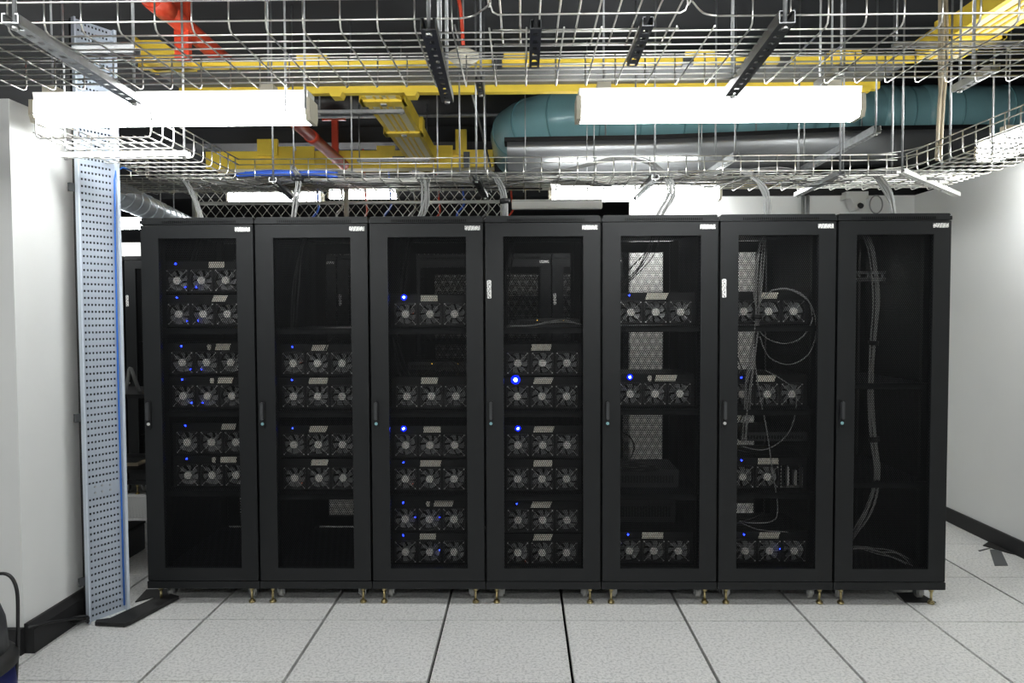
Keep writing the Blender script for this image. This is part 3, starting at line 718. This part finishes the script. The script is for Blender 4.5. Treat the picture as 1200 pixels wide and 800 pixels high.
for k, rows in RIGS.items():
    for i, ((x, z), led, (n0, n1)) in enumerate(rows):
        pos = ORD[i]+' from the top' if i < len(rows)-1 else 'lowest'
        if i == 0: pos = 'topmost'
        t = thing('mining_rig', 'black three-fan rig, %s in the %s' % (pos, RACKN[k]), 'computer', (x, .12, z), 0, fan_groups[k])
        inst('case', RP['case'], t)
        for j, dx in enumerate((-FP, 0, FP)):
            if k == 5 and i == 2 and j == 2:
                o = inst('open_bay', RP['bay'], t, (dx, 0, 0)); o['label'] = 'shiny open bay without a fan'; continue
            fn = inst('fan', RP['fan'], t, (dx, 0, 0))
            inst('fan_blades', RP['blades'], fn, (0, 0, 0), (0, random.uniform(0, 6.28), 0))
            inst('hub_sticker', RP['hub'], fn, (0, 0, 0), (0, random.uniform(0, 6.28), 0))
            inst('fan_guard', RP['guard'], fn)
        q = (n0, n1); s0 = random.uniform(.0, .010); s1 = random.uniform(-.004, .008)
        nz0 = .067; nz1 = .100
        nt_ = MB().prism([(q[0]-s0, nz0), (q[1]-s0+random.uniform(-.003, .003), nz0), (q[1]+s1, nz1), (q[0]+s1*.5, nz1)], -.0012, -.0002, 'y')
        o = nt_.build('paper_note', M['paper'], t)
        if (k, i) in ((0, 2), (0, 3), (0, 5), (2, 4), (4, 1)):
            xx = n0-.035; MB().prism([(xx-.008, .068), (xx+.008, .066), (xx+.011, .094), (xx-.004, .098), (xx-.012, .088)], -.0012, -.0002, 'y').build('paper_note', M['paper'], t)
        if led:
            sl_ = inst('status_light', RP['ledb' if led >= 2 else 'led'], t, (-FP+random.uniform(-.012, 0), 0, .089))
            if led == 3: sl_.scale = (1.6, 1, 1.6)  # light and its halo enlarged to paint a stronger glow
            if led >= 2: inst('glare_halo', RP['ring'], sl_)
        if k == 0 and i < 4:
            inst('indicator_dot', RP['dotb'], t, (-FP+.046, -.006, -.036)); inst('indicator_dot', RP['dotb'], t, (-.025, -.006, -.036))
        if (k, i) in ((2, 4),):
            for dx in (-.075, .055): inst('indicator_dot', RP['dotb'], t, (dx, -.006, .012))
        if (k, i) in ((2, 5), (5, 3)): inst('indicator_dot', RP['dotb'], t, (.052, -.006, .012))
        if (k, i) in ((1, 0), (2, 0), (2, 3), (1, 3), (3, 5)): inst('indicator_dot', RP['doto'], t, (-FP+.042, -.006, .005-.01*i))

# other gear on the shelves
def gear(label, x, y, z, w_, d_, h_, led=True, m_='cartgrey', cat='network switch', name='network_switch'):
    t = thing(name, label, cat, (x, y, z))
    MB().rbox(-w_/2, w_/2, 0, d_, 0, h_, .003).build('case', M[m_], t)
    mb = MB(); xx = -w_/2+.02
    while xx < w_/2-.03: mb.box(xx, xx+.011, -.0015, .001, h_*.25, h_*.65); xx += .016
    mb.build('port_row', M['rackdark'], t)
    if led:
        for q in (-.06, .09): MB().cyl((q, -.003, h_*.8), (q, .0, h_*.8), .003, 8).build('indicator_dot', M['yellowled'], t)
    return t
gear('dark switch with yellow lights on the upper middle shelf of the third cabinet', -.47, .45, 1.20, .40, .25, .044)
MB_ = None
gear('small dark switch on the top shelf of the middle cabinet', .14, .40, 1.45, .36, .22, .044)
gear('flat dark switch under the cables of the fifth cabinet', .66, .22, .567, .38, .28, .10, False)
gear('grey box near the floor of the fifth cabinet', .66, .30, .345, .38, .28, .15, False)
gear('shallow dark box in the sixth cabinet above the lone bay rig', 1.36, .20, .825, .36, .35, .05, False)

# ------------------------------------------------------------------ cables
def bundle(name, label, pts, n, spread, r, m_='greycable', sub=6, cat='cable bundle', ties=(), seed=0):
    """several cables following one path; the thing is an Empty, each cable is a part"""
    rd = random.Random(seed); base = pts[0]
    t = thing(name, label, cat, base)
    P0 = [Vector(p)-Vector(base) for p in pts]
    for i in range(n):
        a = 2*math.pi*i/max(1, n); off = Vector((math.cos(a), math.sin(a)*.6, math.sin(a)*.5))*spread
        q = [p+off*(1+rd.uniform(-.5, .8))+Vector([rd.uniform(-1, 1)*spread*.5 for _ in range(3)]) for p in P0]
        MB().tube(smooth_path(q, sub), r, 6).build('cable', M[m_], t)
    for k_ in ties:
        a = P0[k_]; b = P0[k_+1] if k_+1 < len(P0) else P0[k_-1]; d = (b-a).normalized()*.012
        MB().tube([a-d, a+d], spread*1.9+r, 10).build('cable_tie', M['darkcable'], t)
    return t
# lying in the rear tray
for i, (xa, xb) in enumerate(((-1.95, -.25), (-.35, .95), (.85, 2.45))):
    pts = []; n = 9
    for k in range(n):
        x = xa+(xb-xa)*k/(n-1); pts.append((x, .50+.06*math.sin(k*1.3+i), 2.312+.012*math.sin(k*2.1+i)))
    bundle('cable_bundle', ['grey cables lying in the left part of the rear tray', 'grey cables lying in the middle of the rear tray', 'grey cables lying in the right part of the rear tray'][i], pts, 9, .045, .0042, seed=i)
bundle('cable_bundle', 'blue cables strapped in the rear tray near the left branch', [(-1.62, .42, 2.325), (-1.45, .42, 2.33), (-1.2, .43, 2.335), (-1.08, .44, 2.325)], 7, .016, .008, 'bluetape', seed=11)
bundle('cable_bundle', 'dark cables lying in the left part of the rear tray', [(-1.9, .66, 2.31), (-1.2, .70, 2.31), (-.6, .66, 2.31), (.1, .7, 2.31)], 6, .03, .005, 'darkcable', seed=12)
bundle('cable_bundle', 'dark cables lying in the right part of the rear tray', [(.2, .66, 2.31), (.9, .70, 2.31), (1.6, .66, 2.31), (2.3, .6, 2.31)], 6, .03, .005, 'darkcable', seed=13)
# drops from the tray into the cabinets
bundle('cable_bundle', 'grey cable drop to the top of the first cabinet beside the riser', [(-2.15, .55, 2.33), (-2.0, .45, 2.33), (-1.90, .36, 2.27), (-1.83, .32, 2.16), (-1.78, .32, 2.0)], 4, .010, .006, seed=20)
bundle('cable_bundle', 'grey cable drop to the top of the second cabinet', [(-1.30, .36, 2.36), (-1.255, .34, 2.28), (-1.27, .32, 2.15), (-1.29, .32, 2.01)], 6, .011, .005, seed=21, ties=(1,))
bundle('cable_bundle', 'thick grey cable drop to the top of the third cabinet', [(-.62, .42, 2.33), (-.56, .38, 2.30), (-.545, .34, 2.2), (-.56, .33, 2.1), (-.60, .33, 2.01)], 8, .014, .005, seed=22)
bundle('cable_bundle', 'grey cable drop between the fence post and the fourth cabinet', [(-.36, .50, 2.34), (-.20, .42, 2.33), (-.13, .36, 2.26), (-.10, .33, 2.15), (-.095, .33, 2.01)], 7, .013, .005, seed=23, ties=(3,))
bundle('cable_bundle', 'grey cable arch looping over the rear tray above the fifth cabinet', [(.05, .55, 2.31), (.28, .52, 2.36), (.50, .50, 2.41), (.68, .46, 2.40), (.80, .40, 2.31), (.83, .36, 2.2), (.78, .34, 2.1), (.74, .34, 2.01)], 8, .014, .0045, seed=24)
bundle('cable_bundle', 'grey cable drop to the top of the sixth cabinet', [(1.0, .56, 2.31), (1.16, .48, 2.335), (1.27, .40, 2.31), (1.34, .35, 2.22), (1.355, .34, 2.12), (1.35, .34, 2.01)], 7, .014, .005, seed=25)
bundle('cable_bundle', 'grey cable drop to the top of the last cabinet', [(1.75, .56, 2.31), (1.90, .50, 2.335), (1.98, .42, 2.31), (2.03, .36, 2.2), (2.05, .34, 2.1), (2.06, .34, 2.01)], 7, .013, .005, seed=26)
bundle('cable_bundle', 'tall pale cable drop from the ceiling to the right tray', [(2.22, .20, 3.48), (2.23, .18, 2.9), (2.21, .17, 2.6), (2.20, .17, 2.33)], 3, .012, .008, 'tan', seed=27)
tag(MB().tube([(2.62+.085*math.cos(a), -.02+.06*math.sin(a), 2.36+.075*math.sin(a)+.004*math.cos(a*.2)) for a in [k*.35 for k in range(40)]], .008, 8).build('cable_coil', M['darkcable']), 'dark coiled cable on the right tray in front of the duct', 'cable')
# inside the cabinets
bundle('cable_bundle', 'long grey cable bundle hanging inside the rightmost cabinet', [(1.835, .28, 2.0), (1.85, .16, 1.86), (1.86, .12, 1.6), (1.85, .12, 1.36), (1.835, .12, 1.1), (1.86, .12, .85), (1.875, .12, .66), (1.85, .14, .48), (1.79, .16, .34), (1.72, .16, .255), (1.68, .18, .22)], 7, .012, .0035, seed=30, ties=(3, 5))
bundle('cable_bundle', 'loose grey cable ends on the base of the rightmost cabinet', [(1.72, .14, .25), (1.80, .13, .262), (1.88, .12, .25), (1.97, .12, .23), (2.06, .12, .185)], 4, .016, .003, seed=31)
bundle('cable_bundle', 'grey cable bundle hanging in the second cabinet from the right', [(1.30, .20, 1.99), (1.245, .09, 1.83), (1.23, .08, 1.65), (1.225, .08, 1.5), (1.215, .08, 1.35), (1.18, .08, 1.15), (1.17, .08, 1.0), (1.16, .08, .85)], 6, .012, .003, seed=32, ties=(3,))
tag(MB().tube([(1.365+.148*math.cos(a)+.004*math.sin(3*a), .09-.003*i*.2, 1.505+.145*math.sin(a)) for i, a in enumerate([k*.24 for k in range(27)])], .0032, 6).build('cable_loop', M['greycable']), 'round grey cable loop hanging over the top rig of the sixth cabinet', 'cable')
tag(MB().tube(smooth_path([(1.30, .085, 1.64), (1.40, .085, 1.64), (1.50, .085, 1.57), (1.535, .085, 1.44), (1.50, .085, 1.31), (1.40, .085, 1.25), (1.29, .085, 1.29), (1.24, .085, 1.40)], 6), .003, 6).build('cable_loop', M['greycable']), 'larger grey cable loop below the round one in the sixth cabinet', 'cable')
tag(MB().tube(smooth_path([(1.27, .082, 1.22), (1.36, .082, 1.17), (1.43, .082, 1.10), (1.42, .082, .95), (1.36, .082, .85), (1.26, .082, .80), (1.15, .082, .82)], 6), .003, 6).build('cable_loop', M['greycable']), 'grey cable sweeping across the middle rig of the sixth cabinet', 'cable')
tag(MB().tube(smooth_path([(1.20, .078, 1.35), (1.24, .078, 1.1), (1.28, .078, .9), (1.31, .078, .7), (1.34, .078, .5), (1.32, .09, .42), (1.22, .12, .40), (1.15, .12, .41), (1.25, .1, .37), (1.40, .09, .36)], 6), .0032, 6).build('cable_loop', M['greycable']), 'single grey cable trailing down past the lone bay rig', 'cable')
for i, (xa, za, xb, zb) in enumerate(((1.12, 1.30, 1.20, .98), (1.21, 1.25, 1.12, .9), (1.12, .80, 1.22, .77), (1.13, .41, 1.27, .47))):
    tag(MB().tube(smooth_path([(xa, .084, za), ((xa+xb)/2+.02, .084, (za+zb)/2), (xb, .084, zb)], 5), .003, 6).build('black_cable', M['darkcable']), ['black cable crossing left of the sixth cabinet bundle', 'black cable crossing right of the sixth cabinet bundle', 'black cable under the middle rig of the sixth cabinet', 'black cable above the lowest rig of the sixth cabinet'][i], 'cable')
bundle('cable_bundle', 'dark cables hanging from the roof of the fifth cabinet', [(.75, .4, 1.98), (.68, .25, 1.85), (.60, .2, 1.74), (.52, .18, 1.66), (.46, .18, 1.60)], 5, .02, .003, 'darkcable', seed=40)
tag(MB().tube(smooth_path([(.50, .12, .90), (.57, .12, .86), (.59, .12, .80), (.56, .12, .74), (.50, .12, .72)], 6), .004, 6).build('black_cable', M['darkcable']), 'black cable curl in the middle gap of the fifth cabinet', 'cable')
bundle('cable_bundle', 'tangled dark cables on the switch in the fifth cabinet', [(.5, .2, .68), (.58, .2, .70), (.66, .2, .69), (.72, .2, .675), (.66, .2, .665), (.55, .2, .668)], 4, .012, .004, 'darkcable', seed=41)
tag(MB().tube(smooth_path([(.50, .18, .50), (.58, .18, .53), (.66, .18, .52), (.68, .18, .47), (.62, .18, .44)], 6), .004, 6).build('black_cable', M['darkcable']), 'black cable loop over the grey box of the fifth cabinet', 'cable')
bundle('cable_bundle', 'dark cables looping on the upper shelf of the third cabinet', [(-.70, .2, 1.38), (-.66, .2, 1.22), (-.60, .22, 1.17), (-.5, .24, 1.20), (-.42, .22, 1.28), (-.34, .2, 1.2), (-.36, .2, 1.02)], 3, .02, .0035, 'darkcable', seed=42)
bundle('cable_bundle', 'grey cables lying on the top shelf of the middle cabinet', [(-.08, .15, 1.457), (.05, .15, 1.46), (.12, .15, 1.475), (.22, .15, 1.48), (.30, .15, 1.465)], 3, .008, .003, seed=43)
bundle('cable_bundle', 'black cable arc over the top rig of the second cabinet', [(-1.02, .08, 1.28), (-1.05, .08, 1.33), (-1.01, .08, 1.40), (-.92, .08, 1.43), (-.9, .08, 1.30)], 1, .003, .0035, 'darkcable', seed=44)
for k, (x, lab) in enumerate(((-1.78, 'slack dark cable hanging inside the first cabinet'), (-1.20, 'slack dark cable hanging inside the second cabinet'), (-.62, 'slack dark cable hanging inside the third cabinet'), (-.06, 'slack dark cable hanging inside the middle cabinet'))):
    bundle('cable_bundle', lab, [(x, .3, 1.98), (x-.01, .2, 1.85), (x-.035, .18, 1.65), (x-.05, .18, 1.4)], 3, .010, .005, 'darkcable', seed=50+k)
# brackets inside the last cabinet
vb = thing('vented_bracket', 'grey slotted bracket inside the rightmost cabinet', 'bracket', (1.88, .5, 1.70))
MB().box(-.16, .22, 0, .01, 0, .025).build('rail', M['strut'], vb)
MB().box(-.16, .22, 0, .01, .045, .06).build('rail', M['strut'], vb)
for q in (-.15, .0, .12, .20): MB().box(q, q+.012, .0, .012, .0, .06).build('upright', M['strut'], vb)

# ------------------------------------------------------------------ camera on the back wall
sc_ = thing('security_camera', 'white box camera on the back wall above the last cabinets', 'security camera', (2.60, 1.98, 2.38))
MB().prism([(-.085,.03),(.085,.03),(.085,.085),(-.085,.085)], -.03, .08, 'y').build('housing', M['greyplastic'], sc_)
MB().prism([(-.06,.03),(.06,.03),(.035,-.05),(-.02,-.06)], -.05, .06, 'y').build('body', M['greyplastic'], sc_)
MB().cyl((.01, -.075, -.035), (.01, -.05, -.025), .02, 16).build('lens', M['rackdark'], sc_)
tag(MB().tube([(2.77+.05*math.cos(a), 2.0, 2.37+.07*math.sin(a)) for a in [k*.4+.8 for k in range(34)]], .005, 6).build('cable_coil', M['greycable']), 'grey coiled cable beside the white wall camera', 'cable')
for x, lab in ((2.21, 'grey vertical conduit on the back wall, left one of the pair'), (2.25, 'grey vertical conduit on the back wall, right one of the pair')):
    tag(MB().cyl((x, 2.03, 2.1), (x, 2.03, 2.45), .012, 10).build('conduit', M['strut']), lab, 'pipe')
wt = thing('white_trunking', 'white trunking box behind the fourth cabinet top', 'trunking', (-.08, 1.56, 2.29))
MB().rbox(0, .66, 0, .06, 0, .065, .004).build('trunk_body', M['white'], wt)
MB().box(0.0, .66, -.004, 0, .052, .062).build('lid', M['greyplastic'], wt)
for x in (.1, .55): MB().cyl((x, .03, .065), (x, .03, CEIL-2.285), .004, 8).build('hanging_rod', M['strut'], wt)

# ------------------------------------------------------------------ fence
fe = thing('chain_link_fence', 'chain-link fence behind the cabinets with galvanised posts', 'fence', (0, 3.55, 0))
for x in (-3.32, -1.78, -.20): MB().cyl((x, 0, 0), (x, 0, 2.90), .026, 12).build('post', M['fence'], fe)
for z in (2.655, 2.88, .15): MB().cyl((-3.32, 0, z), (-.20, 0, z), .017, 10).build('rail', M['fence'], fe)
cl = MB(); p = .095; x0, x1, z0, z1 = -3.30, -.22, .15, 2.88
def seg(ax, az, bx, bz): cl.tube([(ax, -.004, az), (bx, .004, bz)], .0034, 4, cap=False)
kk = int((x1-x0+z1-z0)/p)+2
for i in range(-int((z1-z0)/p)-1, kk):
    for s_ in (1, -1):
        # line x = x0 + i*p + s*(z - z0)  clipped
        c0 = x0+i*p if s_ == 1 else x0+i*p
        za, zb = z0, z1
        f_ = lambda z: c0+s_*(z-z0)*.8
        zs = [z for z in (z0, z1)]
        # clip to x range
        lo, hi = z0, z1
        if s_ == 1: lo = max(lo, z0+(x0-c0)/.8); hi = min(hi, z0+(x1-c0)/.8)
        else: lo = max(lo, z0+(c0-x1)/.8); hi = min(hi, z0+(c0-x0)/.8)
        if hi-lo > .02: seg(f_(lo), lo, f_(hi), hi)
clo = cl.build('chain_link_mesh', M['fence'], fe); clo['kind'] = 'stuff'

# ------------------------------------------------------------------ far hall: duct, white partition, cabinets, cart
sd = thing('spiral_duct', 'silver spiral duct in the far hall to the left', 'duct', (-3.015, 1.25, 2.46))
DD = Vector((-.75, 3.6, .02))
MB().cyl((0, 0, 0), DD, .10, 28).build('duct_body', M['duct'], sd)
for i in range(18):
    c = DD*(i/18+.02); d = DD.normalized()*.008
    MB().tube([c-d, c+d], .105, 24).build('duct_seam', M['duct'], sd)
for q in (.15, .6): MB().cyl(DD*q+Vector((0, 0, .1)), DD*q+Vector((0, 0, CEIL-2.46)), .006, 8).build('hanging_rod', M['strut'], sd)
struct('wall_partition', MB().box(-8.8, -3.8, 5.3, 5.4, 0, 2.45), M['wall'], 'white partition in the far hall seen in the gap at left', 'wall')
cbn = thing('white_cabinet', 'pale cabinet far behind the rear row of cabinets', 'cabinet', (-1.5, 4.4, 0))
MB().rbox(0, 2.3, 0, .5, 0, 2.05, .01).build('body', M['white'], cbn)
for q in (.02, .59, 1.16, 1.73): MB().box(q, q+.55, -.02, 0, .08, 2.0).build('door', M['white'], cbn)
for i in range(9):
    x = -2.4+.28*i; z = 2.62+.05*math.sin(i*2.3)
    tag(MB().tube(smooth_path([(x, 4.6, CEIL-.005), (x+.03, 4.6, z+.3), (x+.05, 4.55, z+.12), (x-.04, 4.6, z), (x+.08, 4.6, z-.15)], 4), .012, 6).build('hanging_cable', M[['bluetape', 'greycable', 'red'][i % 3]]), '%s cable hanging behind the fence, %s from the left' % (['blue', 'grey', 'red'][i % 3], (ORD+['ninth'])[i]), 'cable')
tag(MB().box(-3.3, -1.0, 4.2, 4.7, 2.45, 2.48).build('hall_tray', M['strut']), 'grey solid tray in the hall behind the fence', 'cable tray')

ct = thing('equipment_cart', 'black equipment cart standing in the gap left of the front cabinets', 'cart', (-3.05, 1.0, 0))
for x in (0, .66):
    for y in (0, .50): MB().box(x, x+.035, y, y+.035, .05, 1.30 if y else 1.02).build('post', M['rackdark'], ct)
for z in (.50, 1.0): MB().box(-.01, .705, -.01, .545, z-.025, z).build('shelf', M['rackdark'], ct)
for x in (.02, .68):
    for y in (.02, .52): MB().cyl((x-.012, y, .025), (x+.012, y, .025), .025, 12).build('wheel', M['rubber'], ct)
kb = thing('keyboard', 'tan keyboard on the lower shelf of the black cart', 'keyboard', (-2.82, 1.1, .50))
MB().rbox(-.2, .2, 0, .15, 0, .022, .004).build('case', M['tan'], kb)
kq = MB()
for i in range(14):
    for j in range(5): kq.box(-.185+.0262*i, -.163+.0262*i, .012+.026*j, .033+.026*j, .022, .028)
kq.build('keys', M['cartgrey'], kb)
tag(MB().tube(smooth_path([(-2.66, 1.03, 1.0), (-2.64, 1.03, 1.08), (-2.62, 1.03, 1.17), (-2.60, 1.05, 1.10), (-2.6, 1.1, 1.01)], 6), .012, 8).build('grey_cable', M['greycable']), 'grey cable standing up from the black cart top', 'cable')
bx = thing('floor_box', 'low black box on the floor in the gap at left', 'box', (-2.75, .55, 0))
MB().rbox(-.28, .28, 0, .34, 0, .17, .006).build('body', M['cartgrey'], bx)
MB().rbox(-.285, .285, -.004, .345, .17, .185, .003).build('lid', M['rackdark'], bx)

# ------------------------------------------------------------------ floor details at right
co = thing('cable_cutout', 'black cable cut-out plate in the floor under the rightmost cabinet', 'floor cutout', (2.02, .045, 0))
MB().prism([(-.02,0),(.14,0),(.125,.14),(.0,.13)], .0005, .003, 'z').build('plate', M['rubber'], co)
tp = thing('tape_piece', 'dark grey tape patch on the floor near the right baseboard', 'tape', (0, 0, 0))
MB().prism([(2.985,.895),(3.055,.895),(2.905,.60),(2.825,.60)], .0005, .003, 'z').build('patch', M['tape'], tp)
MB().prism([(2.90,.86),(3.03,.93),(3.04,.945),(2.90,.875)], .001, .004, 'z').build('torn_strip', M['tape'], tp)
MB().prism([(2.99,.97),(3.08,1.05),(3.08,.80),(3.06,.82)], .001, .006, 'z').build('flap', M['rubber'], tp)
